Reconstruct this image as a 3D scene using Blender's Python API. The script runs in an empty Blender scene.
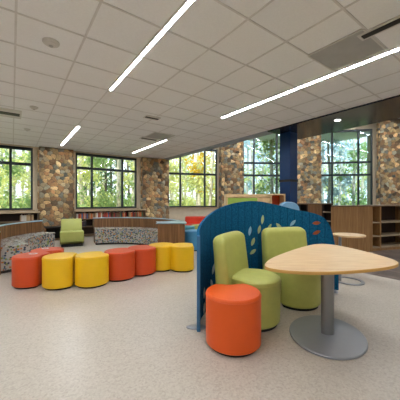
import bpy, math, random
from mathutils import Vector, Matrix
random.seed(7)
C = bpy.context.scene.collection
EYE, F, H = 1.30, 257.0, 3.04
ROT = math.atan2(.5904, .8071)
def G(sb, sa, z=0.0):                      # building grid -> world
    return Vector((.8071*sb-.5904*sa, .5904*sb+.8071*sa, z))
def lin(c): 
    c /= 255.
    return c/12.92 if c <= .04045 else ((c+.055)/1.055)**2.4
def L(r, g, b): return (lin(r), lin(g), lin(b), 1)

# ------------------------------------------------------------- materials
def new_mat(name):
    m = bpy.data.materials.new(name); m.use_nodes = True
    nt = m.node_tree; return m, nt, nt.nodes['Principled BSDF']
def N(nt, t, **kw):
    n = nt.nodes.new(t)
    for k, v in kw.items():
        if k in n.inputs: n.inputs[k].default_value = v
        else: setattr(n, k, v)
    return n
def coords(nt, scale=(1,1,1), kind='Object', rot=(0,0,0)):
    t = N(nt, 'ShaderNodeTexCoord'); mp = N(nt, 'ShaderNodeMapping')
    mp.inputs['Scale'].default_value = scale; mp.inputs['Rotation'].default_value = rot
    nt.links.new(t.outputs[kind], mp.inputs['Vector']); return mp.outputs['Vector']
def ramp(nt, fac, stops, interp='LINEAR'):
    r = N(nt, 'ShaderNodeValToRGB'); cr = r.color_ramp; cr.interpolation = interp
    while len(cr.elements) < len(stops): cr.elements.new(.5)
    for e, (p, c) in zip(cr.elements, stops): e.position = p; e.color = c
    nt.links.new(fac, r.inputs['Fac']); return r.outputs['Color']
def bump(nt, bs, h, strength=.3, dist=.01):
    b = N(nt, 'ShaderNodeBump', Strength=strength, Distance=dist)
    nt.links.new(h, b.inputs['Height']); nt.links.new(b.outputs['Normal'], bs.inputs['Normal'])
def mat(name, col, rough=.6, metal=0, var=.06, scale=6, bmp=0, bscale=60, spec=.5):
    m, nt, bs = new_mat(name)
    bs.inputs['Roughness'].default_value = rough; bs.inputs['Metallic'].default_value = metal
    bs.inputs['Specular IOR Level'].default_value = spec
    v = coords(nt); n = N(nt, 'ShaderNodeTexNoise', Scale=scale, Detail=4.0); nt.links.new(v, n.inputs['Vector'])
    a = tuple(min(1, x*(1-var)) for x in col[:3])+(1,); b = tuple(min(1, x*(1+var)) for x in col[:3])+(1,)
    nt.links.new(ramp(nt, n.outputs['Fac'], [(.3, a), (.7, b)]), bs.inputs['Base Color'])
    if bmp:
        n2 = N(nt, 'ShaderNodeTexNoise', Scale=bscale, Detail=3.0); nt.links.new(v, n2.inputs['Vector'])
        bump(nt, bs, n2.outputs['Fac'], bmp)
    return m
def wood(name, stops, scale=(14, 14, .8), rough=.45, kind='Object', fine=3.0):
    m, nt, bs = new_mat(name); v = coords(nt, scale, kind)
    n = N(nt, 'ShaderNodeTexNoise', Scale=fine, Detail=6.0, Roughness=.65, Distortion=.3); nt.links.new(v, n.inputs['Vector'])
    nt.links.new(ramp(nt, n.outputs['Fac'], stops), bs.inputs['Base Color']); bs.inputs['Roughness'].default_value = rough
    bump(nt, bs, n.outputs['Fac'], .08); return m
def attr_mat(name, rough=.8, bmp=.4, bscale=25, amount=.35):
    m, nt, bs = new_mat(name); a = N(nt, 'ShaderNodeAttribute', attribute_name='tone')
    v = coords(nt); n = N(nt, 'ShaderNodeTexNoise', Scale=bscale, Detail=5.0); nt.links.new(v, n.inputs['Vector'])
    g = ramp(nt, n.outputs['Fac'], [(.3, (1-amount,)*3+(1,)), (.7, (1+amount*.4,)*3+(1,))])
    mx = N(nt, 'ShaderNodeMix', data_type='RGBA', blend_type='MULTIPLY'); mx.inputs[0].default_value = 1
    nt.links.new(a.outputs['Color'], mx.inputs[6]); nt.links.new(g, mx.inputs[7]); nt.links.new(mx.outputs[2], bs.inputs['Base Color'])
    bs.inputs['Roughness'].default_value = rough; bump(nt, bs, n.outputs['Fac'], bmp); return m
def emit(name, col, s):
    m, nt, bs = new_mat(name); bs.inputs['Base Color'].default_value = col
    bs.inputs['Emission Color'].default_value = col; bs.inputs['Emission Strength'].default_value = s; return m
def glass(name, tint, refl=.10):
    m, nt, bs = new_mat(name); out = nt.nodes['Material Output']
    t = N(nt, 'ShaderNodeBsdfTransparent', Color=tint); g = N(nt, 'ShaderNodeBsdfGlossy', Roughness=.02)
    f = N(nt, 'ShaderNodeFresnel', IOR=1.45); mx = N(nt, 'ShaderNodeMixShader')
    nt.links.new(f.outputs[0], mx.inputs[0]); nt.links.new(t.outputs[0], mx.inputs[1]); nt.links.new(g.outputs[0], mx.inputs[2])
    nt.links.new(mx.outputs[0], out.inputs['Surface']); return m
def patterned(rough=.7, name='speckled_fabric'):
    m, nt, bs = new_mat(name); v = coords(nt)
    vo = N(nt, 'ShaderNodeTexVoronoi', Scale=28.0); nt.links.new(v, vo.inputs['Vector'])
    sep = N(nt, 'ShaderNodeSeparateColor'); nt.links.new(vo.outputs['Color'], sep.inputs[0])
    base = L(172,168,158)
    c = ramp(nt, sep.outputs[0], [(0, L(50,58,78)), (.20, base), (.28, L(66,112,140)), (.42, base), (.50, L(176,104,50)), (.62, L(128,140,70)), (.74, L(92,92,92)), (.88, base)], 'CONSTANT')
    d = ramp(nt, vo.outputs['Distance'], [(0, (0,0,0,1)), (.52, (0,0,0,1)), (.62, (1,1,1,1))])
    mx = N(nt, 'ShaderNodeMix', data_type='RGBA'); nt.links.new(d, mx.inputs[0]); nt.links.new(c, mx.inputs[6]); mx.inputs[7].default_value = base
    nt.links.new(mx.outputs[2], bs.inputs['Base Color']); bs.inputs['Roughness'].default_value = rough; return m
def floor_mat():
    m, nt, bs = new_mat('speckled_vinyl'); v = coords(nt)
    n = N(nt, 'ShaderNodeTexNoise', Scale=55.0, Detail=4.0, Roughness=.7); nt.links.new(v, n.inputs['Vector'])
    n2 = N(nt, 'ShaderNodeTexVoronoi', Scale=70.0); nt.links.new(v, n2.inputs['Vector'])
    sep = N(nt, 'ShaderNodeSeparateColor'); nt.links.new(n2.outputs['Color'], sep.inputs[0])
    c1 = ramp(nt, n.outputs['Fac'], [(.3, L(168,157,144)), (.52, L(186,175,161)), (.7, L(198,188,175))])
    c2 = ramp(nt, sep.outputs[0], [(0, L(168,156,143)), (.3, L(186,175,161)), (.85, L(200,190,178))])
    mx = N(nt, 'ShaderNodeMix', data_type='RGBA'); mx.inputs[0].default_value = .5
    nt.links.new(c1, mx.inputs[6]); nt.links.new(c2, mx.inputs[7]); nt.links.new(mx.outputs[2], bs.inputs['Base Color'])
    bs.inputs['Roughness'].default_value = .33; bs.inputs['Specular IOR Level'].default_value = .4; return m
def plank_mat(name, cols, rough, w=.15, l=1.2, mortar=(20,16,14)):
    m, nt, bs = new_mat(name); v = coords(nt, rot=(0,0,math.pi/2))
    b = N(nt, 'ShaderNodeTexBrick', Scale=1.0); b.inputs['Brick Width'].default_value = l; b.inputs['Row Height'].default_value = w
    b.inputs['Mortar Size'].default_value = .004; b.inputs['Color1'].default_value = cols[0]; b.inputs['Color2'].default_value = cols[1]; b.inputs['Mortar'].default_value = L(*mortar)
    nt.links.new(v, b.inputs['Vector'])
    v2 = coords(nt, (20, 1.5, 1)); n = N(nt, 'ShaderNodeTexNoise', Scale=3.0, Detail=6.0); nt.links.new(v2, n.inputs['Vector'])
    g = ramp(nt, n.outputs['Fac'], [(.3, (.45,.45,.45,1)), (.7, (1.3,1.3,1.3,1))])
    mx = N(nt, 'ShaderNodeMix', data_type='RGBA', blend_type='MULTIPLY'); mx.inputs[0].default_value = 1
    nt.links.new(b.outputs['Color'], mx.inputs[6]); nt.links.new(g, mx.inputs[7]); nt.links.new(mx.outputs[2], bs.inputs['Base Color'])
    bs.inputs['Roughness'].default_value = rough; return m
def felt_mat():
    m, nt, bs = new_mat('blue_felt'); t = N(nt, 'ShaderNodeTexCoord'); sp = N(nt, 'ShaderNodeSeparateXYZ'); nt.links.new(t.outputs['UV'], sp.inputs[0])
    fr = N(nt, 'ShaderNodeMath', operation='PINGPONG'); fr.inputs[1].default_value = .055; nt.links.new(sp.outputs['X'], fr.inputs[0])
    s = ramp(nt, fr.outputs[0], [(0, (.35,.35,.35,1)), (.006, (1,1,1,1))])
    n = N(nt, 'ShaderNodeTexNoise', Scale=60.0, Detail=4.0); nt.links.new(t.outputs['Object'], n.inputs['Vector'])
    c = ramp(nt, n.outputs['Fac'], [(.3, L(10,70,108)), (.7, L(26,102,142))])
    mx = N(nt, 'ShaderNodeMix', data_type='RGBA', blend_type='MULTIPLY'); mx.inputs[0].default_value = 1
    nt.links.new(c, mx.inputs[6]); nt.links.new(s, mx.inputs[7]); nt.links.new(mx.outputs[2], bs.inputs['Base Color'])
    bs.inputs['Roughness'].default_value = .95; bs.inputs['Specular IOR Level'].default_value = .15; bump(nt, bs, s, .5, .004); return m

M = dict(
 floor=floor_mat(), planks=plank_mat('grey_wood_floor', (L(132,116,106), L(100,88,82)), .3),
 wall=mat('tan_paint', L(208,194,168), .8), tile=mat('ceiling_tile', L(236,237,238), .9, var=.025, scale=60, bmp=.15, bscale=200),
 tbar=mat('ceiling_grid', L(214,213,212), .7), gyp=mat('grey_gypsum', L(150,160,172), .7),
 frame=mat('dark_window_frame', L(34,42,48), .4), dark=mat('black_metal', L(22,22,24), .5),
 stone=attr_mat('river_stone'), mortar=mat('mortar', L(120,106,90), .95, var=.2, scale=30, bmp=.5),
 felt=felt_mat(), feltedge=mat('light_blue_felt', L(60,110,150), .95),
 orange=mat('orange_vinyl', L(222,86,16), .42, var=.03), red=mat('red_orange_vinyl', L(202,70,22), .45, var=.03),
 yellow=mat('yellow_vinyl', L(230,180,14), .42, var=.03), green=mat('green_vinyl', L(176,178,92), .5, var=.05, scale=12),
 lime=mat('lime_vinyl', L(168,172,92), .5, var=.04), pattern=patterned(),
 maple=wood('maple_laminate', [(.25, L(206,166,118)), (.5, L(224,188,142)), (.75, L(236,206,164))], (1.2, 9, 9), .35, fine=3.0),
 mapleedge=mat('maple_edge', L(206,158,84), .5), steel=mat('grey_metal', L(140,140,142), .32, .75, var=.03), steelbase=mat('grey_base', L(150,153,158), .3, .4, var=.02),
 walnut=wood('walnut_laminate', [(.3, L(66,42,24)), (.5, L(122,84,50)), (.7, L(168,122,78))], (22, 22, .3)),
 oak=wood('brown_oak', [(.25, L(118,82,46)), (.5, L(158,116,72)), (.75, L(184,142,94))], (12, 12, .5)),
 shelfwood=wood('shelf_wood', [(.25, L(82,60,42)), (.5, L(116,90,66)), (.75, L(142,114,86))], (2, 12, 12)),
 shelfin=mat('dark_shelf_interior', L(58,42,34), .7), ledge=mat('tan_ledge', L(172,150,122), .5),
 lam=mat('pale_blue_laminate', L(150,180,196), .3), lightwood=wood('light_wood', [(.3, L(206,168,118)), (.7, L(226,192,146))], (3, 3, 3)),
 blue=mat('sky_blue_vinyl', L(70,140,180), .45), paleblue=mat('pale_blue_vinyl', L(120,165,200), .5), teal=mat('teal_vinyl', L(70,140,150), .5), redv=mat('red_vinyl', L(214,62,34), .5),
 post=mat('navy_post', L(10,54,104), .28, .2), soffit=plank_mat('dark_wood_soffit', (L(52,54,66), L(40,42,54)), .14, .1, 2.4),  # blue-grey tint of the soffit planks paints in the sheen of reflected windows
 white=mat('white_plastic', L(205,203,198), .5), grille=mat('grey_grille', L(172,172,170), .6), black=mat('black_base', L(18,18,18), .6),
 strip=emit('light_diffuser', (.90, .95, 1, 1), 50), spot=emit('downlight_lens', (1, .97, .92, 1), 12),
 glass=glass('window_glass', (.97,.98,.96,1)), bglass=glass('blue_window_glass', (.84,.93,1,1)),
 paper=attr_mat('book_cover', .6, .05, 20, .1), pages=mat('book_pages', L(220,212,190), .8),
 bark=mat('pale_bark', L(190,180,156), .9, var=.35, scale=9, bmp=.5), darkbark=mat('dark_bark', L(84,74,60), .9, var=.3, scale=9),
 grass=mat('grass', L(168,170,104), .9, var=.35, scale=2), leafgreen=mat('green_leaves', L(148,170,100), .6, var=.3, scale=3), leafyellow=mat('yellow_green_leaves', L(208,208,128), .6, var=.25, scale=3),
 leafgold=mat('golden_leaves', L(228,190,40), .6, var=.2, scale=3), leafpale=mat('pale_green_leaves', L(176,192,186), .6, var=.3, scale=3), leafdark=mat('dark_green_leaves', L(84,116,72), .6, var=.3, scale=3),
 panelgreen=mat('grass_green_laminate', L(150,178,72), .6), paleseat=patterned(.22, 'speckled_coated_fabric'), inlay=mat('pale_green_felt', L(176,190,140), .9), inlayblue=mat('pale_blue_felt', L(130,175,200), .9), rust=mat('rust_felt', L(150,78,40), .9), inlaywhite=mat('white_felt', L(205,215,220), .9),
)
for k in ('leafgreen', 'leafyellow', 'leafgold', 'leafdark', 'leafpale'):   # thin leaves let light through
    nt = M[k].node_tree; bs = nt.nodes['Principled BSDF']; tl = nt.nodes.new('ShaderNodeBsdfTranslucent'); mx = nt.nodes.new('ShaderNodeMixShader'); mx.inputs[0].default_value = .45
    nt.links.new(bs.inputs['Base Color'].links[0].from_socket, tl.inputs['Color']); nt.links.new(bs.outputs[0], mx.inputs[1]); nt.links.new(tl.outputs[0], mx.inputs[2]); nt.links.new(mx.outputs[0], nt.nodes['Material Output'].inputs['Surface'])

# ------------------------------------------------------------- mesh builder
class MB:
    def __init__(s): s.v, s.f, s.m, s.c, s.uv = [], [], [], [], None
    def add(s, vs, fs, mi=0, col=None):
        o = len(s.v); s.v += [tuple(v) for v in vs]
        for f in fs: s.f.append(tuple(i+o for i in f)); s.m.append(mi); s.c.append(col)
        return s
    def box(s, x0, x1, y0, y1, z0, z1, mi=0, bev=0, col=None, mx=None):
        if bev:
            b = min(bev, (x1-x0)*.49, (y1-y0)*.49)
            o = [(x0+b,y0),(x1-b,y0),(x1,y0+b),(x1,y1-b),(x1-b,y1),(x0+b,y1),(x0,y1-b),(x0,y0+b)]
            return s.loft(o, [(b*.7, z0), (0, z0+b*.7), (0, z1-b*.7), (b*.7, z1)], mi, mx=mx, col=col)
        vs = [(x,y,z) for z in (z0,z1) for x,y in ((x0,y0),(x1,y0),(x1,y1),(x0,y1))]
        if mx: vs = [mx @ Vector(v) for v in vs]
        return s.add(vs, [(3,2,1,0),(4,5,6,7),(0,1,5,4),(1,2,6,5),(2,3,7,6),(3,0,4,7)], mi, col)
    def loft(s, outline, prof, mi=0, mx=None, col=None, top=None):
        n = len(outline); P = [Vector(p) for p in outline]; nrm = []
        for i in range(n):
            d = (P[(i+1)%n]-P[i-1]); d.normalize(); nrm.append(Vector((d.y, -d.x)))
        vs = []; 
        for ins, z in prof:
            for p, q in zip(P, nrm): vs.append((p.x-q.x*ins, p.y-q.y*ins, z))
        fs = []
        for k in range(len(prof)-1):
            for i in range(n):
                j = (i+1)%n; fs.append((k*n+i, k*n+j, (k+1)*n+j, (k+1)*n+i))
        fs.append(tuple(range(n-1, -1, -1))); 
        if mx: vs = [mx @ Vector(v) for v in vs]
        s.add(vs, fs, mi, col); o = len(s.v)-n
        s.f.append(tuple(range(o, o+n))); s.m.append(mi if top is None else top); s.c.append(col); return s
    def lathe(s, prof, n=32, cx=0, cy=0, mi=0, sx=1, sy=1):
        vs = [(cx+r*sx*math.cos(2*math.pi*i/n), cy+r*sy*math.sin(2*math.pi*i/n), z) for r, z in prof for i in range(n)]
        fs = [(k*n+i, k*n+(i+1)%n, (k+1)*n+(i+1)%n, (k+1)*n+i) for k in range(len(prof)-1) for i in range(n)]
        fs += [tuple(range(n-1,-1,-1)), tuple(range((len(prof)-1)*n, len(prof)*n))]
        return s.add(vs, fs, mi)
    def tube(s, pts, rad, n=8, mi=0):
        vs = []
        for i, p in enumerate(pts):
            p = Vector(p); d = (Vector(pts[min(i+1, len(pts)-1)])-Vector(pts[max(i-1, 0)])).normalized()
            u = d.cross(Vector((0,1,0)) if abs(d.y) < .9 else Vector((1,0,0))).normalized(); w = d.cross(u)
            r = rad[i] if isinstance(rad, (list, tuple)) else rad
            vs += [p+u*r*math.cos(2*math.pi*k/n)+w*r*math.sin(2*math.pi*k/n) for k in range(n)]
        fs = [(k*n+i, k*n+(i+1)%n, (k+1)*n+(i+1)%n, (k+1)*n+i) for k in range(len(pts)-1) for i in range(n)]
        fs += [tuple(range(n-1,-1,-1)), tuple(range((len(pts)-1)*n, len(pts)*n))]
        return s.add(vs, fs, mi)
    def arc(s, r0, r1, z0, z1, a0, a1, n=48, mi=0, bev=.02):
        prof = [(r0+bev, z0), (r1-bev, z0), (r1, z0+bev), (r1, z1-bev), (r1-bev, z1), (r0+bev, z1), (r0, z1-bev), (r0, z0+bev)]
        k = len(prof); vs = []
        for i in range(n+1):
            a = math.radians(a0+(a1-a0)*i/n); vs += [(r*math.cos(a), r*math.sin(a), z) for r, z in prof]
        fs = [(i*k+j, (i+1)*k+j, (i+1)*k+(j+1)%k, i*k+(j+1)%k) for i in range(n) for j in range(k)]
        fs += [tuple(range(k)), tuple(range(n*k+k-1, n*k-1, -1))]
        return s.add(vs, fs, mi)
    def build(s, name, mats, parent=None, smooth=True, loc=None, rz=None):
        me = bpy.data.meshes.new(name); me.from_pydata(s.v, [], s.f)
        for m in (mats if isinstance(mats, (list, tuple)) else [mats]): me.materials.append(m)
        me.polygons.foreach_set('material_index', s.m)
        if any(c is not None for c in s.c):
            at = me.attributes.new('tone', 'FLOAT_COLOR', 'CORNER'); i = 0
            for p, c in zip(me.polygons, s.c):
                for _ in p.vertices: at.data[i].color = c or (.5,.5,.5,1); i += 1
        if s.uv:
            ul = me.uv_layers.new(name='UVMap')
            for lp in me.loops: ul.data[lp.index].uv = s.uv[lp.vertex_index]
        import bmesh
        bm = bmesh.new(); bm.from_mesh(me); bmesh.ops.recalc_face_normals(bm, faces=bm.faces); bm.to_mesh(me); bm.free()
        if smooth:
            me.polygons.foreach_set('use_smooth', [True]*len(me.polygons)); me.set_sharp_from_angle(angle=math.radians(38))
        me.update(); o = bpy.data.objects.new(name, me); C.objects.link(o)
        if parent: o.parent = parent
        if loc is not None: o.location = loc
        if rz is not None: o.rotation_euler.z = rz
        return o
def tag(o, label, cat, group=None, kind=None):
    o['label'] = label; o['category'] = cat
    if group: o['group'] = group
    if kind: o['kind'] = kind
    return o
def struct(o): o['kind'] = 'structure'; return o
def thing(name, label, cat, loc=(0,0,0), rz=0, group=None):
    o = bpy.data.objects.new(name, None); C.objects.link(o); o.location = loc; o.rotation_euler.z = rz; o.empty_display_size = .1
    return tag(o, label, cat, group) if label else o
def dup(root, loc, rz, label, group=None, scale=None):
    r = root.copy(); C.objects.link(r); r.location = loc; r.rotation_euler.z = rz; r['label'] = label
    if scale: r.scale = (scale,)*3
    if group: r['group'] = group
    for ch in list(root.children):
        c = ch.copy(); C.objects.link(c); c.parent = r
        for g in list(ch.children):
            d = g.copy(); C.objects.link(d); d.parent = c
    return r
def smooth_outline(o, it=2):
    for _ in range(it): o = [((o[i-1][0]+2*o[i][0]+o[(i+1)%len(o)][0])/4, (o[i-1][1]+2*o[i][1]+o[(i+1)%len(o)][1])/4) for i in range(len(o))]
    return o
def chaikin(o, it=2):
    for _ in range(it):
        q = []
        for i in range(len(o)):
            a, b = o[i], o[(i+1)%len(o)]
            q += [(a[0]*.75+b[0]*.25, a[1]*.75+b[1]*.25), (a[0]*.25+b[0]*.75, a[1]*.25+b[1]*.75)]
        o = q
    return o

# ------------------------------------------------------------- shell
SE, SF = 5.18, 5.05                       # low ceiling edge, floor finish change (grid sb)
fl = MB(); fl.box(-6, SF, -6, 10.4, -.05, 0); struct(fl.build('floor', M['floor'], rz=ROT, smooth=False))
fl = MB(); fl.box(SF, 16, -6, 10.4, -.05, 0); struct(fl.build('floor', M['planks'], rz=ROT, smooth=False)); bpy.data.objects['floor.001'].name = 'floor_planks'
J1, J2, J3, J4, J5, J6 = G(-6, 9.98), Vector((-1.98,10.93,0)), Vector((1.38,11.93,0)), Vector((4.95,12.2,0)), Vector((8.6,11.55,0)), Vector((12.5,10.4,0))
# low tiled ceiling with its grid
cb = MB(); cb.box(-6, SE, -6, 9.98, H, H+.1)
k = .03
sb = k-.6*10
while sb < SE:
    cb.box(sb-.010, sb+.010, -6, 9.97, H-.006, H, 1); sb += .6
sa = 1.72-.605*12
while sa < 9.97:
    cb.box(-6, SE, sa-.010, sa+.010, H-.007, H-.001, 1); sa += .605
struct(cb.build('ceiling', [M['tile'], M['tbar']], rz=ROT, smooth=False))
b = MB(); b.box(SE-.02, SE+.1, -6, 4.2, H+.0, H+1.8); b.box(SE-.02, SE+.25, 4.2, 9.9, H-.03, H+1.8); struct(b.build('trim_1', M['gyp'], rz=ROT, smooth=False))
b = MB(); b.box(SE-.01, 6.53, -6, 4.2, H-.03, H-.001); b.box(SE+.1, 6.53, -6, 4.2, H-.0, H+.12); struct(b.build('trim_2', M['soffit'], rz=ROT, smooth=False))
b = MB(); b.box(SE, 16, -6, 10.6, H+1.8, H+1.9); struct(b.build('ceiling_high', M['tile'], rz=ROT, smooth=False))
b = MB(); b.box(-6.2, -6, -6, 10.2, 0, H+.1); struct(b.build('wall_left', M['wall'], rz=ROT, smooth=False))
b = MB(); b.box(-6, 16, -6.2, -6, 0, 5); struct(b.build('wall_behind', M['wall'], rz=ROT, smooth=False))
b = MB(); b.box(16, 16.2, -6, 6, 0, 5); struct(b.build('wall_right', M['wall'], rz=ROT, smooth=False))

def facet(name, P0, P1, wins, top, num):
    d = (P1-P0); ln = d.length; rz = math.atan2(d.y, d.x); w = MB()
    xs = [0]+[v for a in wins for v in a[:2]]+[ln]
    for i in range(0, len(xs), 2): w.box(xs[i], xs[i+1], 0, .22, 0, top)
    for (a, c, z0, z1, trans, gl) in wins:
        w.box(a, c, 0, .22, 0, z0); 
        if z1 < top: w.box(a, c, 0, .22, z1, top)
    struct(w.build(name, M['wall'], loc=P0, rz=rz, smooth=False))
    for (a, c, z0, z1, trans, gl) in wins:
        e = thing('window_%d' % num, None, None, P0, rz); e['kind'] = 'structure'; num += 1; W = c-a; f = MB(); t = .055
        f.box(a, a+t, .04, .14, z0, z1, bev=.004); f.box(c-t, c, .04, .14, z0, z1, bev=.004)
        f.box(a+t, c-t, .04, .14, z0, z0+.06, bev=.004); f.box(a+t, c-t, .04, .14, z1-.09, z1, bev=.004)
        for q in (.245, .745): f.box(a+W*q-.035, a+W*q+.035, .04, .14, z0+.06, z1-.09, bev=.004)
        cuts = [a+t, a+W*.245-.035, a+W*.245+.035, a+W*.745-.035, a+W*.745+.035, c-t]
        for tz in trans:
            for q in (0, 2, 4): f.box(cuts[q], cuts[q+1], .04, .14, tz-.045, tz+.045, bev=.004)
        f.build('window_frame', M['frame'], e, smooth=False)
        s = MB(); s.box(a-.05, c+.05, -.06, .06, z0-.04, z0, bev=.006); s.build('window_sill', M['ledge'], e)
        zs = [z0+.06]+[v for tz in trans for v in (tz-.045, tz+.045)]+[z1-.09]
        for q in (0, 2, 4):
            for r in range(0, len(zs), 2):
                g = MB(); g.box(cuts[q], cuts[q+1], .088, .092, zs[r], zs[r+1]); g.build('glass_pane', M[gl], e, smooth=False)
def along(P0, P1, X, Z):                     # distance along facet for the ray through X/Z
    d = (P1-P0).normalized(); k = X/Z; return (k*P0.y-P0.x)/(d.x-k*d.y)
def pxs(P0, P1, p): return along(P0, P1, p-200, F)
facet('wall_far_left', J1, J2, [(6-1.75, 6+.55, .98, 3.0, [2.46], 'glass'), (6+1.83, 6+4.12, .98, 3.0, [2.46], 'glass')], 5, 1)
facet('wall_far_middle', J2, J3, [(pxs(J2,J3,168), pxs(J2,J3,217.3), .98, 3.62, [2.46], 'glass')], 5, 3)
facet('wall_far_right', J3, J4, [(pxs(J3,J4,243), pxs(J3,J4,289), .98, 4.55, [2.46, 3.04], 'bglass')], 5, 4)
facet('wall_far_end', J4, J5, [(pxs(J4,J5,320), pxs(J4,J5,373), .98, 4.55, [2.46, 3.04], 'bglass')], 5, 5)
facet('wall_far_corner', J5, J6, [(1.0, 3.3, .98, 4.55, [2.46, 3.04], 'bglass')], 5, 6)
J7 = G(16, 6)
facet('wall_right_front', J6, J7, [(.5, 2.6, .98, 4.55, [2.46, 3.04], 'bglass')], 5, 7)

# ------------------------------------------------------------- stone columns
PAL = [(170,140,108),(150,126,100),(132,118,104),(184,152,118),(150,112,86),(168,128,98),(108,106,106),(140,134,126),(190,164,132),(104,86,72),(164,146,128),(128,98,76),(176,144,112)]
def stones(mb, w, h, org, ux, n_, seed):
    rnd = random.Random(seed); sx, sz = .15, .115; nx, nz = max(1, round(w/sx)), round(h/sz); sx, sz = w/nx, h/nz
    seeds = {}
    for i in range(-1, nx+1):
        for j in range(-1, nz+1):
            if 0 <= i < nx and 0 <= j < nz and rnd.random() < .14: continue
            seeds[(i, j)] = ((i+.5+(.5 if j%2 else 0)*.8-.2+rnd.uniform(-.3,.3))*sx, (j+.5+rnd.uniform(-.32,.32))*sz)
    for (i, j), p in seeds.items():
        if not (0 <= i < nx and 0 <= j < nz): continue
        poly = [(0,0),(w,0),(w,h),(0,h)]
        for di in range(-3, 4):
            for dj in range(-3, 4):
                q = seeds.get((i+di, j+dj))
                if not q or (di == 0 and dj == 0): continue
                mxp, myp = (p[0]+q[0])/2, (p[1]+q[1])/2; nx_, ny_ = q[0]-p[0], q[1]-p[1]; out = []
                for t in range(len(poly)):
                    a, c = poly[t], poly[(t+1)%len(poly)]
                    da = (a[0]-mxp)*nx_+(a[1]-myp)*ny_; dc = (c[0]-mxp)*nx_+(c[1]-myp)*ny_
                    if da <= 0: out.append(a)
                    if da*dc < 0: u = da/(da-dc); out.append((a[0]+(c[0]-a[0])*u, a[1]+(c[1]-a[1])*u))
                poly = out
                if len(poly) < 3: break
            if len(poly) < 3: break
        if len(poly) < 3: continue
        o = chaikin(poly, 2); cx = sum(a[0] for a in o)/len(o); cy = sum(a[1] for a in o)/len(o)
        dep = rnd.uniform(.025, .05); col = rnd.choice(PAL); kk = rnd.uniform(.95, 1.42); col = L(*[min(255, c*kk*t_) for c, t_ in zip(col, (.97, .985, .90))])
        vs = []
        for s_, dd in ((.99, 0), (.96, dep*.6), (.84, dep*.95), (.45, dep)):
            for a in o:
                x, z = cx+(a[0]-cx)*s_, cy+(a[1]-cy)*s_; P = org+ux*x+n_*dd; vs.append((P.x, P.y, P.z+z))
        m = len(o); fs = [(r*m+i2, r*m+(i2+1)%m, (r+1)*m+(i2+1)%m, (r+1)*m+i2) for r in range(3) for i2 in range(m)]+[tuple(range(3*m, 4*m))]
        mb.add(vs, fs, 1, col)
def column(loc, rz, w, d, h, label, seed):
    e = thing('stone_column', label, 'column', loc, rz, None)
    m = MB(); m.box(-w/2, w/2, -d, .02, 0, h)
    stones(m, w, h, Vector((-w/2, -d, 0)), Vector((1,0,0)), Vector((0,-1,0)), seed)
    stones(m, d, h, Vector((-w/2, 0, 0)), Vector((0,-1,0)), Vector((-1,0,0)), seed+50)
    stones(m, d, h, Vector((w/2, -d, 0)), Vector((0,1,0)), Vector((1,0,0)), seed+90)
    m.build('stone_facing', [M['mortar'], M['stone']], e)
ang = lambda a, c: math.atan2((c-a).y, (c-a).x)
column(G(1.21, 9.97), ROT, 1.0, .22, H-.01, 'stone column between the two left windows, behind the green chair', 1)
column(Vector((-1.93,10.86,0)), (ROT+ang(J2,J3))/2, 1.12, .22, H-.01, 'stone column right behind the curved wooden booth end', 2)
column(Vector((1.42,11.86,0)), (ang(J2,J3)+ang(J3,J4))/2, 1.06, .2, H+1.78, 'stone column seen above the peak of the blue felt screen', 3)
column(Vector((5.02,12.1,0)), (ang(J3,J4)+ang(J4,J5))/2, 1.06, .3, H+1.78, 'tall stone column right of the navy post', 4)
column(Vector((8.55,11.42,0)), (ang(J4,J5)+ang(J5,J6))/2, 1.2, .3, H+1.78, 'tall stone column at the right edge, behind the open bookcase', 5)

# ------------------------------------------------------------- ceiling fittings
def strip(sb, s0, s1, label, grp=None, z=H):
    e = thing('linear_light', label, 'ceiling light', G(sb, (s0+s1)/2, z), ROT, grp); h = (s1-s0)/2
    m = MB(); m.box(-.036, -.028, -h, h, -.004, .002); m.box(.028, .036, -h, h, -.004, .002); m.box(-.028, .028, -h, -h+.012, -.004, .002); m.box(-.028, .028, h-.012, h, -.004, .002)
    m.build('light_frame', M['white'], e, smooth=False)
    m = MB(); m.box(-.028, .028, -h+.012, h-.012, -.003, -.001); m.build('light_diffuser', M['strip'], e, smooth=False)
strip(1.25, .5, 4.13, 'longest near linear light, upper middle of the ceiling')
strip(3.59, .5, 4.13, 'thin linear light crossing the ceiling towards the top right')
strip(1.27, 6.6, 9.15, 'short linear light above the left stone column')
strip(3.62, 6.55, 9.12, 'short linear light beside the small vent, above the second stone column')
for sb in (-1.09, -3.43):
    for s0, s1 in ((.5, 4.13), (6.55, 9.12)): strip(sb, s0, s1, 'linear light in the ceiling out past the left edge', 'lights left of view')
for sb in (-3.43, -1.09, 1.25, 3.59): strip(sb, -5.2, -2.6, 'linear light in the ceiling behind the viewpoint', 'lights behind view')

for sb in (7.6, 9.9, 12.2):  # unseen strips added to lighten the dark high bay
    for s0, s1 in ((-4.5, -.9), (.5, 4.1), (5.2, 7.0)): strip(sb, s0, s1, 'added unseen linear light in the high ceiling above the windows on the right', 'added lights of the high bay', H+1.79)
for sb in (6.3, 8.6): strip(sb, 4.9, 8.3, 'added unseen linear light in the high ceiling above the windows on the right', 'added lights of the high bay', H+1.79)  # more unseen strips, added to brighten the wall under the third window
def detector(px, py, r, label):
    z = (H-EYE)*F/(200-py); e = thing('smoke_detector', label, 'smoke detector', ((px-200)/F*z, z, H), 0)
    m = MB(); m.lathe([(r, .001), (r, -.012), (r*.92, -.02)], 28); m.build('base', M['white'], e)
    m = MB(); m.lathe([(r*.72, -.018), (r*.66, -.035), (r*.4, -.045)], 28); m.build('sensor_cap', M['white'], e)
    m = MB(); m.lathe([(r*.28, -.044), (r*.22, -.052)], 16); m.build('sensor_lens', M['grille'], e)
detector(51, 42, .085, 'round white smoke detector, the largest and nearest one')
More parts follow.
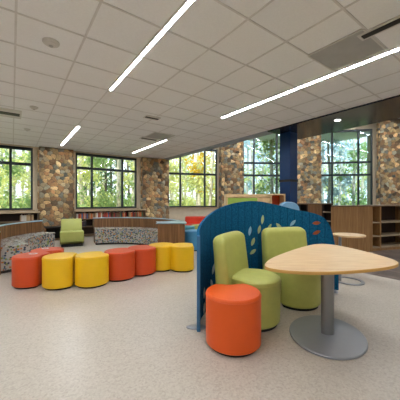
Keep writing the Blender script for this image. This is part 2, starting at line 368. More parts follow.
detector(34, 107, .07, 'small round smoke detector above the left window')
detector(27, 129, .07, 'farthest small smoke detector, nearest the left window')
def vent(sb0, sb1, sa0, sa1, label, slots=3, turn=False):
    e = thing('ceiling_vent', label, 'vent', G((sb0+sb1)/2, (sa0+sa1)/2, H), ROT); a, c = (sb1-sb0)/2, (sa1-sa0)/2
    m = MB(); m.box(-a, a, -c, c, -.012, -.001); m.build('vent_plate', M['white'], e, smooth=False)
    w = MB(); n = slots
    for i in range(n):
        y = -c+(i+.5)*2*c/n; w.box(-a*.9, a*.9, y-.3*c/n, y+.3*c/n, -.02, -.011) if not turn else w.box(-.035, .035, -c*.9, c*.9, -.02, -.011)
    w.build('vent_slot', M['dark'], e, smooth=False)
def grille(sb0, sb1, sa0, sa1, label):
    e = thing('return_grille', label, 'vent', G((sb0+sb1)/2, (sa0+sa1)/2, H), ROT); a, c = (sb1-sb0)/2, (sa1-sa0)/2
    m = MB(); m.box(-a, a, -c, c, -.008, -.001); m.build('perforated_plate', M['grille'], e, smooth=False)
    m = MB()
    for x0, x1, y0, y1 in ((-a, a, -c-.02, -c), (-a, a, c, c+.02), (-a-.02, -a, -c, c), (a, a+.02, -c, c)): m.box(x0, x1, y0, y1, -.012, -.001)
    m.build('grille_frame', M['white'], e, smooth=False)
def gp(px, py):
    z = (H-EYE)*F/(200-py); x = (px-200)/F*z; return (.8071*x+.5904*z, -.5904*x+.8071*z)
grille(2.45, 3.02, .62, 1.70, 'dark grey square return grille beside the long light at the upper right') if False else None

# ------------------------------------------------------------- kidney stools and chairs
def kidney(R, dist, bite, n=72, both=False):
    o = []
    for i in range(n):
        a = 2*math.pi*i/n; r = R; x, y = R*math.cos(a), R*math.sin(a)
        for s in ((1, -1) if both else (1,)):
            cx = s*dist
            if (x-cx)**2+y*y < bite**2:      # pull onto the bite circle along the ray
                ca = math.cos(a)*s; bq = dist*ca; disc = bq*bq-(dist*dist-bite*bite); r = bq-math.sqrt(max(disc, 0)); x, y = r*math.cos(a), r*math.sin(a)
        o.append((x, y))
    return smooth_outline(o, 3)
OUT = kidney(.25, .445, .262)
def make_stool(m, label, loc, rz, group=None, h=.46):
    e = thing('kidney_stool', label, 'stool', loc, rz, group)
    b = MB(); b.loft(OUT, [(.012, .025), (0, .035), (0, h-.02), (.004, h-.008), (.012, h-.001), (.03, h)]); b.build('upholstered_body', m, e)
    s = MB(); s.loft(OUT, [(-.002, h-.03), (-.004, h-.027), (-.002, h-.024)]); s.build('piping', m, e)
    p = MB(); p.loft(OUT, [(.03, 0), (.03, .03)]); p.build('plinth', M['black'], e); return e
def P(px, z): return ((px-200)/F*z, z, 0)
def toward(a, b): return math.atan2(b[1]-a[1], b[0]-a[0])
row = [(31.5, 3.96, 'red'), (61, 3.91, 'yellow'), (92.5, 3.99, 'yellow'), (120, 4.30, 'red'), (142, 4.59, 'red'), (162, 4.87, 'yellow'), (182.7, 4.83, 'yellow')]
pos = [P(a, z) for a, z, _ in row]
labs = ['red kidney stool at the left end of the front row', 'yellow stool right of the leftmost red one in the row', 'yellow stool with a red stool on its right, third in the row',
        'red stool touching a yellow stool on its left, middle of the row', 'red stool between a red stool and a yellow stool in the row', 'yellow stool right of the red pair in the row', 'yellow stool at the right end of the row, nearest the blue screen']
def add_ring(par, x, y):  # thin pale ring lying on the stool top
    m = MB(); m.lathe([(.055, .4602), (.055, .462), (.03, .462), (.03, .4602)], 28, cx=x, cy=y, sx=1.2); m.f = [f for f in m.f if len(f) == 4]; m.m = [0]*len(m.f); m.c = [None]*len(m.f)
    q = m.build('pale_ring', M['inlaywhite'], par); q['label'] = 'pale flat ring'
for i, (q, r) in enumerate(zip(pos, row)):
    rz = toward(q, pos[i+1])+.0 if i < 6 else toward(pos[5], q)+.2
    t = make_stool(M[r[2]], labs[i], q, rz, 'row of kidney stools')
    if i == 0: add_ring(t, -.02, .06)
t = make_stool(M['red'], 'red stool behind the front row, mostly hidden by the leftmost yellow one', ((47.5-200)/F*4.38, 4.38, 0), toward((-2.6,4.4), (-2.17,4.0)), None)
add_ring(t, -.12, .0)
make_stool(M['orange'], 'large bright orange kidney stool in the foreground', ((233-200)/F*2.35, 2.34, 0), math.radians(92), None, .475)

def make_chair(label, loc, rz):       # faces local +x
    e = thing('kidney_lounge_chair', label, 'chair', loc, rz, 'green kidney chairs by the table')
    h = .495; b = MB(); b.loft(OUTC, [(.03, .03), (.012, .05), (0, h-.04), (.006, h-.014), (.02, h-.003), (.045, h)]); b.build('seat_body', M['green'], e)
    s = MB(); s.loft(OUTC, [(-.003, h-.05), (-.0045, h-.047), (-.003, h-.044)]); s.build('piping', M['green'], e)
    p = MB(); p.loft(OUTC, [(.04, 0), (.04, .034)]); p.build('plinth', M['black'], e)
    top, r = .925, .085; zs = [.035, .05, .2, .4, .6, .75, .84]+[top-r+r*math.sin(math.radians(q)) for q in (15, 30, 45, 60, 72, 82, 90)]
    k = MB(); vs = []; m = 0; W = .34
    for z in zs:
        d = max(0, z-(top-r)); w = W-r+math.sqrt(max(r*r-d*d, 0)); w *= 1-.04*(z/top); t = .088-.018*z/top
        d2 = max(0, z-(top-.06)); t *= math.sqrt(max(1-(d2/.06)**2*.9, .08)); cr = min(.045, t*.9); o = []
        for sx, sy, a0 in ((1, -1, -90), (1, 1, 0), (-1, 1, 90), (-1, -1, 180)):
            for q in range(6):
                a = math.radians(a0+q*18); o.append((sx*(t-cr)+cr*math.cos(a), sy*(w-cr)+cr*math.sin(a)))
            if (sx, sy) in ((1, -1), (-1, 1)):   # points along the long faces so that they can curve
                for q in range(1, 8): o.append((sx*t, sy*(w-cr)*(1-2*q/8)))
        m = len(o); vs += [(-.245+x+.35*y*y-.10*z+.03, y, z) for x, y in o]
    fs = [(q*m+i, q*m+(i+1)%m, (q+1)*m+(i+1)%m, (q+1)*m+i) for q in range(len(zs)-1) for i in range(m)]+[tuple(range(m-1,-1,-1)), tuple(range((len(zs)-1)*m, len(zs)*m))]
    k.add(vs, fs); k.build('backrest', M['green'], e); return e
OUTC = [(x, y) for x, y in kidney(.288, .60, .36)]
_a = math.radians(-108); OUTC = [(x*math.cos(_a)-y*math.sin(_a), x*math.sin(_a)+y*math.cos(_a)) for x, y in OUTC]
make_chair('green kidney lounge chair on the left, directly behind the orange stool', (.575, 2.77, 0), math.radians(-29))
make_chair('green kidney lounge chair behind the maple table, back against the blue screen', (1.226, 3.25, 0), math.radians(-72))

# ------------------------------------------------------------- maple table
tp = thing('pedestal_table', 'maple topped rounded triangle table on a grey disc base in the foreground', 'table', (1.235, 2.47, 0))
tri = [(X-1.235, Y-2.47) for X, Y in [(.56,2.25),(.67,2.46),(.906,2.74),(1.18,3.03),(1.41,3.23),(1.51,3.275),(1.60,3.285),(1.69,3.2),(1.757,3.01),(1.81,2.74),(1.83,2.46),(1.80,2.32),(1.69,2.2),(1.47,2.10),(1.18,2.02),(.93,1.99),(.71,2.015),(.575,2.09),(.545,2.16)]]
tri = smooth_outline(chaikin(tri, 3), 2)
def ccw(o): 
    A = sum(o[i-1][0]*o[i][1]-o[i][0]*o[i-1][1] for i in range(len(o))); return o if A > 0 else o[::-1]
tri = ccw(tri)
m = MB(); m.loft(tri, [(.006, .716), (.0, .718), (0, .738), (.004, .742)], 0, top=1); m.build('tabletop', [M['mapleedge'], M['maple']], tp)
m = MB(); m.lathe([(.060, .022), (.060, .716)], 32, cx=-.01, sx=1, sy=.75); m.build('pedestal_pole', M['steel'], tp)
m = MB(); m.box(-.2, .2, -.14, .14, .705, .716); m.build('mounting_plate', M['dark'], tp)
m = MB(); m.lathe([(.38, .0), (.385, .004), (.385, .014), (.378, .02), (.0, .024)], 64, sx=.87, sy=1.06); q = m.build('disc_base', M['steelbase'], tp); q.location = (-.02, 0, 0); q.rotation_euler.z = math.radians(-28)

t2 = thing('side_table', 'small round maple table on a grey ring base behind the blue screen', 'table', (2.385, 4.12, 0))
m = MB(); m.lathe([(.225, .722), (.235, .726), (.235, .745), (.23, .75)], 40); m.build('tabletop', M['maple'], t2)
m = MB(); m.tube([(-.14, 0, .01), (-.14, 0, .722)], .022, 12); m.build('leg', M['steelbase'], t2)
m = MB(); m.lathe([(.22, .0), (.22, .012), (.17, .012), (.17, 0)], 48); m.f = [f for f in m.f if len(f) == 4]; m.m = [0]*len(m.f); m.c = [None]*len(m.f); m.build('ring_base', M['steelbase'], t2)

# ------------------------------------------------------------- blue felt screen
ctl = [(.00,2.57,.93),(.00,2.72,.99),(.045,2.9,1.06),(.14,3.12,1.13),(.30,3.32,1.21),(.52,3.48,1.265),(.78,3.58,1.285),(1.08,3.66,1.235),(1.38,3.70,1.16),(1.62,3.71,1.115),(1.78,3.71,1.05),(1.87,3.70,.93),(1.925,3.69,.73),(1.95,3.68,.50),(1.955,3.67,.34)]
path = []
for i in range(len(ctl)-1):
    p0, p1, p2, p3 = [Vector(ctl[max(0, min(len(ctl)-1, i+k))]) for k in (-1, 0, 1, 2)]
    for s in range(6):
        t = s/6; path.append(.5*((2*p1)+(p2-p0)*t+(2*p0-5*p1+4*p2-p3)*t*t+(3*p1-3*p2+p3-p0)*t**3))
path.append(Vector(ctl[-1]))
scr = thing('felt_screen', 'curved blue felt privacy screen with an arched top and leaf motifs', 'screen', (0,0,0))
m = MB(); m.uv = []; arc = 0; K = 8; n = len(path); vs = []; TH = .03; norms = []
for i, p in enumerate(path):
    d = Vector((path[min(i+1,n-1)].x-path[max(i-1,0)].x, path[min(i+1,n-1)].y-path[max(i-1,0)].y)).normalized(); nn = Vector((d.y, -d.x)); norms.append(nn)
    if i: arc += (Vector(p[:2])-Vector(path[i-1][:2])).length
    for side in (0, TH):
        for j in range(K+1):
            z = .012+(p.z-.012)*j/K; vs.append((p.x-nn.x*side, p.y-nn.y*side, z)); m.uv.append((arc, z))
fs = []; st = 2*(K+1)
for i in range(n-1):
    for j in range(K):
        fs.append((i*st+j, (i+1)*st+j, (i+1)*st+j+1, i*st+j+1)); fs.append((i*st+K+1+j, (i+1)*st+K+1+j, (i+1)*st+K+2+j, i*st+K+2+j))
    fs.append((i*st+K, (i+1)*st+K, (i+1)*st+2*K+1, i*st+2*K+1)); fs.append((i*st, (i+1)*st, (i+1)*st+K+1, i*st+K+1))
for j in range(K):
    fs.append((j, j+1, K+2+j, K+1+j)); o = (n-1)*st; fs.append((o+j, o+j+1, o+K+2+j, o+K+1+j))
m.add(vs, fs); m.build('felt_panel', M['felt'], scr)
m = MB(); m.box(-.032, .004, 2.53, 2.572, .0, .945, bev=.006); m.build('edge_trim', M['feltedge'], scr)
m = MB(); m.loft([(.0+.11*math.cos(a*math.pi/16)-.03, 2.62+.05*math.sin(a*math.pi/16)) for a in range(32)], [(0, 0), (0, .008), (.004, .011)]); m.build('foot', M['steelbase'], scr)
m = MB(); m.loft([(1.9+.05*math.cos(a*math.pi/16), 3.68+.11*math.sin(a*math.pi/16)) for a in range(32)], [(0, 0), (0, .008), (.004, .011)]); m.build('foot', M['steelbase'], scr)
def leaf(px, py, ln, wd, tilt, mt, lab):
    k = (px-200)/F; best = min(range(n), key=lambda i: abs(path[i].x/path[i].y-k)); p = path[best]; nn = norms[best]; d = Vector((-nn.y, nn.x))
    h = EYE-(py-200)*p.y/F; m = MB(); o = []
    for i in range(16):
        a = 2*math.pi*i/16; u = ln/2*math.cos(a); v = wd/2*math.sin(a)*(1-abs(math.cos(a))**3*.6); o.append((u, v))
    c, s = math.cos(tilt), math.sin(tilt); vs = []
    for off in (.0005, .005):
        for u, v in o:
            a, z = u*c-v*s, u*s+v*c; vs.append((p.x+d.x*a+nn.x*off, p.y+d.y*a+nn.y*off, h+z))
    m.add(vs, [(i, (i+1)%16, 16+(i+1)%16, 16+i) for i in range(16)]+[tuple(range(15,-1,-1)), tuple(range(16,32))])
    q = m.build('leaf', M[mt], scr); q['label'] = lab
for a in [(262,219.5,.13,.04,1.45,'inlay'),(260.7,229.5,.12,.045,1.35,'inlay'),(270.7,227.5,.12,.04,1.0,'inlay'),(280,226.7,.14,.05,2.3,'inlay'),(292,223,.12,.045,.8,'inlayblue'),(251,231,.13,.045,1.4,'inlayblue'),
          (251.7,241.7,.12,.05,1.2,'inlay'),(251.7,251.7,.11,.05,.6,'inlay'),(316.7,223,.12,.05,.1,'rust'),(317,232.5,.12,.05,.4,'rust'),
          (213,269,.13,.05,1.2,'inlaywhite'),(212,284,.13,.05,1.9,'inlaywhite'),(204,293,.12,.05,1.4,'inlaywhite'),(204,308,.12,.05,1.4,'inlaywhite')]:
    leaf(*a, lab={'inlay':'pale green leaf','inlayblue':'pale blue leaf','rust':'rust brown leaf','inlaywhite':'whitish leaf'}[a[-1]])

# ------------------------------------------------------------- ring of booths
CB = (-2.40, 6.08, 0)
def booth(a0, a1, label):
    e = thing('curved_booth', label, 'bench', CB)
    m = MB(); m.arc(1.45, 1.93, .05, .435, a0+1, a1-1, bev=.01); m.build('bench_seat', M['pattern'], e)
    m = MB(); m.arc(1.44, 1.932, .4355, .465, a0+.7, a1-.7, bev=.01); m.build('seat_top', M['paleseat'], e)
    m = MB(); m.arc(1.50, 1.90, .0, .05, a0+1.5, a1-1.5, bev=.002); m.build('plinth', M['black'], e)
    m = MB(); m.arc(1.935, 2.02, .0, .735, a0+.6, a1-.6, bev=.004, n=60); m.build('back_panel', M['walnut'], e)
    m = MB(); m.arc(1.925, 2.03, .737, .757, a0, a1, bev=.006); m.build('back_ledge', M['lam'], e); return e
e = booth(112, 157, 'curved') if False else None
b2 = booth(9, 116, 'curved patterned booth with walnut back below the second window')
m = MB(); m.arc(1.40, 2.04, 0, .735, 0, 8.4, bev=.004, n=6); m.build('end_panel', M['walnut'], b2)
m = MB(); m.arc(1.36, 2.08, .737, .757, -1, 20, bev=.006, n=12); m.build('end_ledge', M['lam'], b2)
b1 = booth(157, 236, 'curved patterned booth with walnut back at the left edge')
m = MB(); m.arc(1.935, 2.04, 0, .735, 236, 237, bev=.004, n=2); m.build('end_panel', M['walnut'], b1)

# ------------------------------------------------------------- green armless lounge chair
gc = thing('armless_lounge_chair', 'green armless lounge chair in front of the left stone column', 'chair', (-3.71, 7.44, 0), math.radians(28))
def slab(prof, w, name, mt, par):
    m = MB(); k = len(prof); vs = []
    for x, ins in ((-w/2, .02), (-w/2+.02, 0), (w/2-.02, 0), (w/2, .02)):
        cx = sum(p[0] for p in prof)/k; cz = sum(p[1] for p in prof)/k
        for y, z in prof:
            d = math.hypot(y-cx, z-cz) or 1; vs.append((x, y-(y-cx)/d*ins, z-(z-cz)/d*ins))
    m.add(vs, [(r*k+i, r*k+(i+1)%k, (r+1)*k+(i+1)%k, (r+1)*k+i) for r in range(3) for i in range(k)]+[tuple(range(k-1,-1,-1)), tuple(range(3*k, 4*k))])
    return m.build(name, mt, par)
slab(chaikin([(-.36,.06),(.30,.06),(.30,.40),(-.34,.42),(-.37,.40)], 1), .60, 'seat', M['lime'], gc)
slab(chaikin([(.12,.10),(.36,.10),(.44,.70),(.40,.74),(.28,.72),(.10,.40)], 1), .55, 'backrest', M['lime'], gc)
m = MB(); m.box(-.27, .27, -.30, .30, 0, .06); m.build('plinth', M['black'], gc)

# ------------------------------------------------------------- built-in bookcases and books
TONES = {'red':(150,50,38),'orange':(196,104,52),'tan':(178,150,112),'white':(206,200,188),'blue':(66,98,140),'dark':(52,50,58),'green':(84,112,72),'brown':(118,78,54)}
def bookcase(sb0, sb1, label, levels=(.06,.36,.63)):
    w = sb1-sb0; e = thing('low_bookcase', label, 'bookcase', G(sb0, 9.96, 0), ROT); d = .36
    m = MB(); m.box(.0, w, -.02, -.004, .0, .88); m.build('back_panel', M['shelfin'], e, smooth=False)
    m = MB(); m.box(-.02, w+.02, -d-.03, -.004, .89, .94, bev=.005); m.build('top', M['ledge'], e)
    n = max(2, round(w/1.15))
    for i in range(n+1):
        x = w*i/n; x = min(max(x, .012), w-.012); m = MB(); m.box(x-.012, x+.012, -d, -.021, 0, .889); m.build('side_panel' if i in (0, n) else 'divider', M['shelfwood'], e, smooth=False)
    for z in levels:
        for i in range(n):
            m = MB(); m.box(w*i/n+.025, w*(i+1)/n-.025, -d, -.022, z-.012, z+.012); m.build('shelf', M['shelfwood'], e, smooth=False)
    return n
bookcase(-3.0, .70, 'built-in low bookcase under the leftmost window')
bookcase(1.74, 4.32, 'built-in low bookcase under the second window')
bk_mesh = {}
def book(sb, sa, z, w, h, col, shelf, lean=0):
    key = (col, round(w, 3))
    if key not in bk_mesh:
        m = MB(); c = L(*TONES[col]); m.box(0, w, 0, .15, 0, .21, 0, col=c, bev=.003); m.box(.004, w-.004, .004, .151, .2095, .2115, 1)
        o = m.build('book', [M['paper'], M['pages']]); bk_mesh[key] = o
    else:
        o = bk_mesh[key].copy(); C.objects.link(o)
    p = G(sb, sa, z); o.location = p; o.rotation_euler = (0, lean, ROT); o.scale = (1, 1, h/.21)
    tag(o, '%s book standing upright on the %s' % (col, shelf), 'book', '%s books on the %s' % (col, shelf)); return o
rb = random.Random(3)
def fill(sb0, sb1, z, shelf, cols, gap=.0):
    x = sb0
    while x < sb1-.05:
        if rb.random() < gap: x += .12; continue
        w = rb.choice((.03, .042, .055)); book(x, 9.65, z+.013, w, rb.uniform(.17, .215), rb.choice(cols), shelf); x += w+.002
fill(1.79, 3.0, .63, 'top shelf under the second window', ['red','orange','orange','tan','white','brown','blue'])
fill(3.07, 4.28, .63, 'top shelf under the second window', ['dark','brown','red','tan','green','orange'], .1)
fill(1.80, 2.12, .36, 'middle shelf right of the green armless chair', ['brown','red','dark'])
fill(2.35, 2.75, .36, 'middle shelf right of the green armless chair', ['tan','white','brown'])
fill(-1.1, -.62, .63, 'top shelf under the leftmost window', ['blue','blue','dark'])
fill(.2, .6, .63, 'top shelf under the leftmost window', ['tan','white','brown'])
fill(-.55, -.3, .63, 'top shelf under the leftmost window', ['green','tan'])
# dark open cube beside the column
m = thing('side_cabinet', 'dark open cabinet between the stone column and the green armless chair', 'cabinet', G(1.07, 9.42, 0), ROT)
q = MB(); q.box(-.25, .25, -.2, .2, .42, .45, bev=.004); q.build('top', M['dark'], m)
for x in (-.24, .225): q = MB(); q.box(x, x+.02, -.2, .2, 0, .418); q.build('side_panel', M['walnut'], m)
q = MB(); q.box(-.219, .224, .18, .2, 0.03, .418); q.build('back_panel', M['black'], m)
q = MB(); q.box(-.219, .224, -.2, .179, .03, .05); q.build('bottom_shelf', M['walnut'], m)

# ------------------------------------------------------------- right hand bookcase
def shelfcase(name, label, P0, P1, d, h, bays, levels, wm, solid=(), back=1):
    dv = Vector(P1)-Vector(P0); w = dv.length; e = thing(name, label, 'bookcase', (P0[0], P0[1], 0), math.atan2(dv.y, dv.x))
    m = MB(); m.box(-.01, w+.01, -.01, d+.01, h-.03, h, bev=.004); m.build('top', M['shelfwood'], e)
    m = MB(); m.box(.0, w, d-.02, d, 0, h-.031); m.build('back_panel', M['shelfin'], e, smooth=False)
    xs = [0]+list(bays)+[w]
    for i, x in enumerate(xs):
        x = min(max(x, .02), w-.02); m = MB(); m.box(x-.02, x+.02, 0, d-.021, 0, h-.031); m.build('side_panel' if i in (0, len(xs)-1) else 'divider', wm, e, smooth=False)
    for i in range(len(xs)-1):
        a, c = xs[i]+(.042 if i == 0 else .022), xs[i+1]-(.042 if i == len(xs)-2 else .022)
        if i in solid: m = MB(); m.box(a, c, 0, .02, .0, h-.032); m.build('door', M['walnut'], e, smooth=False); continue
        m = MB(); m.box(a, c, .02, .04, 0, .07); m.build('kick_board', wm, e, smooth=False)
        for z in levels: m = MB(); m.box(a, c, .002, d-.022, z-.015, z+.015, bev=.003); m.build('shelf', M['ledge'], e)
    return e
shelfcase('open_bookcase', 'long brown open bookcase with empty shelves at the right edge', (4.32, 6.50), (6.9, 7.25), .5, 1.165, [.33, 1.5], [.085, .37, .72], M['oak'])
e = thing('display_partition', 'plain brown wooden cabinet block behind the small round table', 'cabinet', (3.11, 6.1, 0), math.atan2(.42, 1.28))
fp = [(.0,.0),(1.31,-.02),(1.36,.30),(.40,.32)]
m = MB(); m.loft(fp, [(0, 0), (0, 1.135)]); m.build('body', M['oak'], e, smooth=False)
m = MB(); m.loft(fp, [(-.02, 1.136), (-.02, 1.165)]); m.build('top', M['shelfwood'], e)
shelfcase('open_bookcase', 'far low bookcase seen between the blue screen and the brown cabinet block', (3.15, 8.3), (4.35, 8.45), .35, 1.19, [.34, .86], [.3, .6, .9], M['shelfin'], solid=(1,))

# light wood kiosk behind the screen
e = thing('light_wood_cabinet', 'light wood cabinet with a green panel and an orange cubby behind the blue screen', 'cabinet', (.62, 6.2, 0), 0)
m = MB(); m.box(0, 1.08, .0, .4, .0, 1.36); m.build('body', M['lightwood'], e, smooth=False)
m = MB(); m.box(0.0, 1.08, -.02, .4, 1.362, 1.44, bev=.004); m.build('top', M['lightwood'], e)
m = MB(); m.box(.05, .76, -.012, -.001, .3, 1.35); m.build('front_panel', M['panelgreen'], e, smooth=False)
c = thing('x', None, None); bpy.data.objects.remove(c)
m = MB(); x0, x1 = 1.085, 1.44
m.box(x0, x1, 0, .4, 1.42, 1.45); m.box(x0, x1, 0, .4, .0, .03); m.box(x1-.03, x1, 0, .4, .03, 1.42); m.box(x0, x0+.03, 0, .4, .03, 1.42); m.build('cubby', M['lightwood'], e, smooth=False)
m = MB(); m.box(x0+.031, x1-.031, .36, .4, .03, 1.419); m.box(x0+.031, x1-.031, .02, .359, 1.05, 1.07); m.build('cubby_lining', M['orange'], e, smooth=False)

# blue high back chair
e = thing('high_back_chair', 'pale blue high-backed chair just left of the navy post', 'chair', (1.98, 5.6, 0), math.radians(8))
bo = chaikin([(-.30,.05),(.30,.05),(.27,1.1),(.17,1.25),(-.10,1.27),(-.22,1.15)], 2); m = MB(); kk = len(bo)
vs = [(x*s, y, .02+(z-.02)*s2) for y, s, s2 in ((.24,.96,.985),(.20,1,1),(.10,1,1),(.06,.96,.985)) for x, z in bo]
m.add(vs, [(r*kk+i, r*kk+(i+1)%kk, (r+1)*kk+(i+1)%kk, (r+1)*kk+i) for r in range(3) for i in range(kk)]+[tuple(range(kk-1,-1,-1)), tuple(range(3*kk, 4*kk))]); m.build('backrest', M['paleblue'], e)
m = MB(); m.box(-.3, .3, .26, .8, .05, .43, bev=.04); m.build('seat', M['paleblue'], e)
for x in (-.24, .24):
    for y in (.3, .74): m = MB(); m.tube([(x, y, 0), (x, y, .06)], .02); m.build('leg', M['dark'], e)

# blue drum, teal seat, red sofa, green stool between row and screen
def drum(name, label, cat, loc, r, h, mt):
    e = thing(name, label, cat, loc); m = MB(); m.lathe([(r-.01, .03), (r, .04), (r, h-.035), (r-.008, h-.012), (r-.03, h)], 48); m.build('upholstered_body', mt, e)
    m = MB(); m.lathe([(r-.03, 0), (r-.03, .03)], 32); m.build('plinth', M['black'], e)
drum('round_stool', 'sky blue drum stool between the yellow stools and the blue screen', 'stool', (-.17, 6.75, 0), .27, .50, M['blue'])
drum('round_stool', 'teal drum stool behind the sky blue one', 'stool', (-.42, 7.9, 0), .26, .50, M['teal'])
drum('round_stool', 'small green drum stool in front of the red sofa', 'stool', (-.08, 8.3, 0), .2, .5, M['lime'])
e = thing('low_sofa', 'red low sofa below the third window, partly behind the blue screen', 'sofa', (-.52, 9.1, 0), math.radians(4))
m = MB(); m.box(0, 1.6, .0, .6, .08, .42, bev=.04); m.build('seat', M['redv'], e)
m = MB(); m.box(0, 1.6, .45, .68, .40, .68, bev=.05); m.build('backrest', M['redv'], e)
m = MB(); m.box(.05, 1.55, .04, .6, 0, .08); m.build('plinth', M['black'], e)

# navy post
e = thing('square_post', 'navy blue square post rising to the ceiling behind the blue screen', 'post', G(5.75, 4.0), ROT)
m = MB(); m.box(-.155, .155, -.155, .155, 0, H+1.8, bev=.004); m.build('shaft', M['post'], e)
m = MB(); m.box(-.17, .17, -.17, .17, 1.76, 1.82, bev=.004); m.build('collar', M['dark'], e)
# downlight in the soffit
z = (H-.03-EYE)*F/(200-120); e = thing('recessed_downlight', 'small recessed downlight in the dark wood soffit', 'ceiling light', ((337.5-200)/F*z, z, H-.031))
m = MB(); m.lathe([(.075, 0.001), (.075, -.006), (.06, -.008), (.055, -.003)], 28); m.build('trim_ring', M['white'], e)
m = MB(); m.lathe([(.054, -.004), (.05, -.0095)], 24); m.build('lens', M['spot'], e)

# vents placed from the ceiling grid
def vent_px(p0, p1, fn, label, **k):
    a, c = gp(*p0), gp(*p1); fn(min(a[0], c[0]), max(a[0], c[0]), min(a[1], c[1]), max(a[1], c[1]), label, **k)
cx, cy = gp(346, 52); print('grille centre', cx, cy)
grille(cx-.29, cx+.29, cy-.29, cy+.29, 'dark grey square return grille beside the long light at the upper right')
cx, cy = gp(393, 22); vent(cx-.07, cx+.07, cy-.3, cy+.3, 'black slotted ceiling vent at the top right corner', slots=1, turn=True)
cx, cy = gp(160, 136); print('grille2', cx, cy)
grille(cx-.29, cx+.29, cy-.29, cy+.29, 'small grey return grille above the second stone column')
cx, cy = gp(149, 138.7); vent(cx-.25, cx+.25, cy-.12, cy+.12, 'small black slot vent left of the far grey grille', slots=1)
cx, cy = gp(152, 117.5); vent(cx-.16, cx+.16, cy-.1, cy+.1, 'tiny slot vent in the middle of the ceiling', slots=1)
cx, cy = gp(3, 112); vent(cx-.30, cx+.30, cy-.3, cy+.3, 'white square ceiling vent at the left edge of the ceiling', slots=1)

# ------------------------------------------------------------- outside
g = MB(); g.box(-70, 70, 12.6, 90, -.4, -.3); struct(g.build('ground_outside', M['grass'], smooth=False))
g = MB(); g.add([(-40,-10,-.4),(-7.5,3,-.4),(-11,8,-.4),(0,12.8,-.4),(-70,60,-.4),(-70,-10,-.4)], [(0,1,2,3,4,5)]); struct(g.build('ground_left', M['grass'], smooth=False))
def foliage_mesh(seed, nblob, nleaf, zr, rr, size, mt):
    r = random.Random(seed); m = MB()
    for _ in range(nblob):
        z = r.uniform(*zr); t = (z-zr[0])/(zr[1]-zr[0]); R = rr*(.55+.6*math.sin(math.pi*min(1, t*.9+.1))); a = r.uniform(0, 6.28); q = r.uniform(.1, 1)*R
        cx, cy = q*math.cos(a), q*math.sin(a); br = r.uniform(.35, .7)
        for _ in range(nleaf):
            d = Vector((r.gauss(0,1), r.gauss(0,1), r.gauss(0,.7))).normalized()*br*r.uniform(.5, 1); c = Vector((cx, cy, z))+d
            u = Vector((r.gauss(0,1), r.gauss(0,1), r.gauss(0,1))).normalized(); w = u.cross(Vector((r.gauss(0,1), r.gauss(0,1), r.gauss(0,1)))).normalized(); s = size*r.uniform(.6, 1.3)
            m.add([c-u*s, c-w*s*.45, c+u*s, c+w*s*.45], [(0,1,2,3)])
    return m
def make_tree(seed, mt, label, grp, hgt=9, zr=(1.5, 9), rr=.95, nb=26, nl=42, size=.12, bark='bark', tr=.11):
    e = thing('slender_tree', label, 'tree', (0,0,-.3), 0, grp); r = random.Random(seed); m = MB(); pts = [(0,0,0)]; x = y = 0
    for i in range(1, 9): x += r.uniform(-.08, .08); y += r.uniform(-.08, .08); pts.append((x, y, hgt*i/8))
    m.tube(pts, [tr*(1-.08*i) for i in range(9)], 8); 
    for i in range(7):
        z = r.uniform(1.8, hgt*.9); a = r.uniform(0, 6.28); l = r.uniform(.6, 1.5); m.tube([(0,0,z), (l*.6*math.cos(a), l*.6*math.sin(a), z+.35), (l*math.cos(a), l*math.sin(a), z+.9)], [.03,.02,.008], 5)
    m.build('trunk', M[bark], e)
    foliage_mesh(seed, nb, nl, zr, rr, size, mt).build('foliage', M[mt], e, smooth=False); return e
protos = []
for s, (mt, zr, bark, nb) in enumerate([('leafyellow', (.6, 5.6), 'bark', 20), ('leafgreen', (.3, 6), 'bark', 22), ('leafgold', (2.4, 7.5), 'bark', 16), ('leafdark', (.3, 8), 'darkbark', 24), ('leafyellow', (2.2, 7), 'bark', 9), ('leafpale', (.5, 6.5), 'bark', 15)]):
    protos.append(make_tree(20+s, mt, '', None, zr=zr, bark=bark, nb=nb))
kinds = ['yellow-green leafy', 'fresh green leafy', 'golden leaved', 'dark green leafy', 'thin pale-barked', 'pale grey-green']
rt = random.Random(11); used = set()
def put_tree(k, X, Y, where):
    lab = '%s tree in the woods seen through the %s' % (kinds[k], where); grp = '%s trees behind the %s' % (kinds[k], where); rz = rt.uniform(0, 6.28); s = rt.uniform(.85, 1.25)
    if k not in used:
        used.add(k); o = protos[k]; o.location = (X, Y, -.3); o.rotation_euler.z = rz; o['label'] = lab; o['group'] = grp; o.scale = (s,)*3
    else: dup(protos[k], (X, Y, -.3), rz, lab, grp, s)
taken = []
def woods(x0, x1, where, picks, n, rmin=3.2, rmax=24):
    for i in range(n):
        px = x0+(x1-x0)*(i+rt.random())/n; k = (px-200)/F; base = 8.3 if px < 140 else 11.8
        th = math.atan(k); 
        if px < 150: dist = 10/math.cos(th+math.radians(36.2))
        else: dist = 12/math.cos(th)
        for tr in range(12):
            t = dist+rmin+(rmax-rmin)*rt.random()**1.2; q = Vector((t*math.sin(th), t*math.cos(th)))
            if all((q-o).length > 2.2 for o in taken): break
        else: continue
        taken.append(q)
        put_tree(rt.choice(picks), t*math.sin(th), t*math.cos(th), where)
woods(-30, 40, 'leftmost window', [0,0,1,1,4,4,3], 22)
woods(70, 142, 'second window', [0,0,1,4,4,3], 20)
woods(160, 224, 'third window', [1,4,5,4,0,4], 15)
put_tree(2, -.1, 17.0, 'third window')
woods(236, 300, 'window left of the navy post', [5,5,1,4,4], 19)
woods(312, 382, 'rightmost window', [5,5,1,4,4,5], 20)
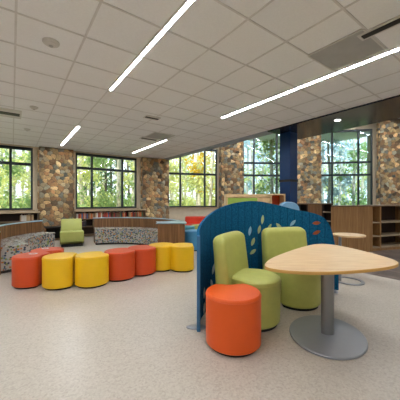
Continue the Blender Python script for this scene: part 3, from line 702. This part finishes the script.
# undergrowth
def shrub(seed, mt, label, grp):
    e = thing('shrub', label, 'shrub', (0,0,-.3), 0, grp); foliage_mesh(seed, 14, 45, (.1, 1.5), .9, .1, mt).build('foliage', M[mt], e, smooth=False)
    m = MB(); r = random.Random(seed)
    for i in range(6): a = r.uniform(0, 6.28); m.tube([(0,0,0), (.3*math.cos(a), .3*math.sin(a), .6), (.6*math.cos(a), .6*math.sin(a), 1.2)], [.02,.015,.006], 5)
    m.build('stem', M['darkbark'], e); return e
sh = [shrub(60, 'leafgreen', '', None), shrub(61, 'leafyellow', '', None)]; su = set()
for x0, x1, where, n in ((-30,40,'leftmost window',9),(70,142,'second window',9),(160,224,'third window',7),(236,300,'window left of the navy post',6),(312,382,'rightmost window',7)):
    for i in range(n):
        px = x0+(x1-x0)*(i+rt.random())/n; th = math.atan((px-200)/F); dist = 10/math.cos(th+math.radians(36.2)) if px < 150 else 12/math.cos(th)
        t = dist+rt.uniform(3.5, 12); k = rt.randrange(2); lab = '%s low shrub in the woods seen through the %s' % (['green','yellow-green'][k], where); grp = lab+' (undergrowth)'
        for tr in range(10):
            q = Vector((t*math.sin(th), t*math.cos(th)))
            if all((q-o).length > 1.5 for o in taken): break
            t = dist+rt.uniform(3.5, 14)
        taken.append(q)
        loc = (t*math.sin(th), t*math.cos(th), -.3); rz = rt.uniform(0, 6.28)
        if k not in su: su.add(k); o = sh[k]; o.location = loc; o['label'] = lab; o['group'] = grp
        else: dup(sh[k], loc, rz, lab, grp, rt.uniform(.8, 1.4))

# ------------------------------------------------------------- light and camera
sun = bpy.data.lights.new('sun', 'SUN'); sun.energy = 5; sun.angle = .02; so = bpy.data.objects.new('sun', sun); C.objects.link(so)
so.rotation_euler = Vector((.25, .45, -.86)).to_track_quat('-Z', 'Y').to_euler()
w = bpy.data.worlds.new('sky'); bpy.context.scene.world = w; w.use_nodes = True; nt = w.node_tree; bg = nt.nodes['Background']
tc = nt.nodes.new('ShaderNodeTexCoord'); sp = nt.nodes.new('ShaderNodeSeparateXYZ'); nt.links.new(tc.outputs['Generated'], sp.inputs[0])
r = nt.nodes.new('ShaderNodeValToRGB'); r.color_ramp.elements[0].position = 0; r.color_ramp.elements[0].color = (.80,.90,.95,1); r.color_ramp.elements[1].position = .6; r.color_ramp.elements[1].color = (.35,.60,.95,1)
nt.links.new(sp.outputs['Z'], r.inputs['Fac']); nt.links.new(r.outputs['Color'], bg.inputs['Color']); bg.inputs['Strength'].default_value = 1.5
cam = bpy.data.cameras.new('camera'); cam.sensor_width = 36; cam.lens = 36*F/400; cam.clip_end = 300; co = bpy.data.objects.new('camera', cam); C.objects.link(co)
co.location = (0, 0, EYE); co.rotation_euler = (math.pi/2, 0, 0); sc = bpy.context.scene; sc.camera = co
sc.view_settings.view_transform = 'Standard'; sc.view_settings.look = 'None'; sc.view_settings.gamma = 1; sc.view_settings.use_curve_mapping = False; sc.view_settings.exposure = .88
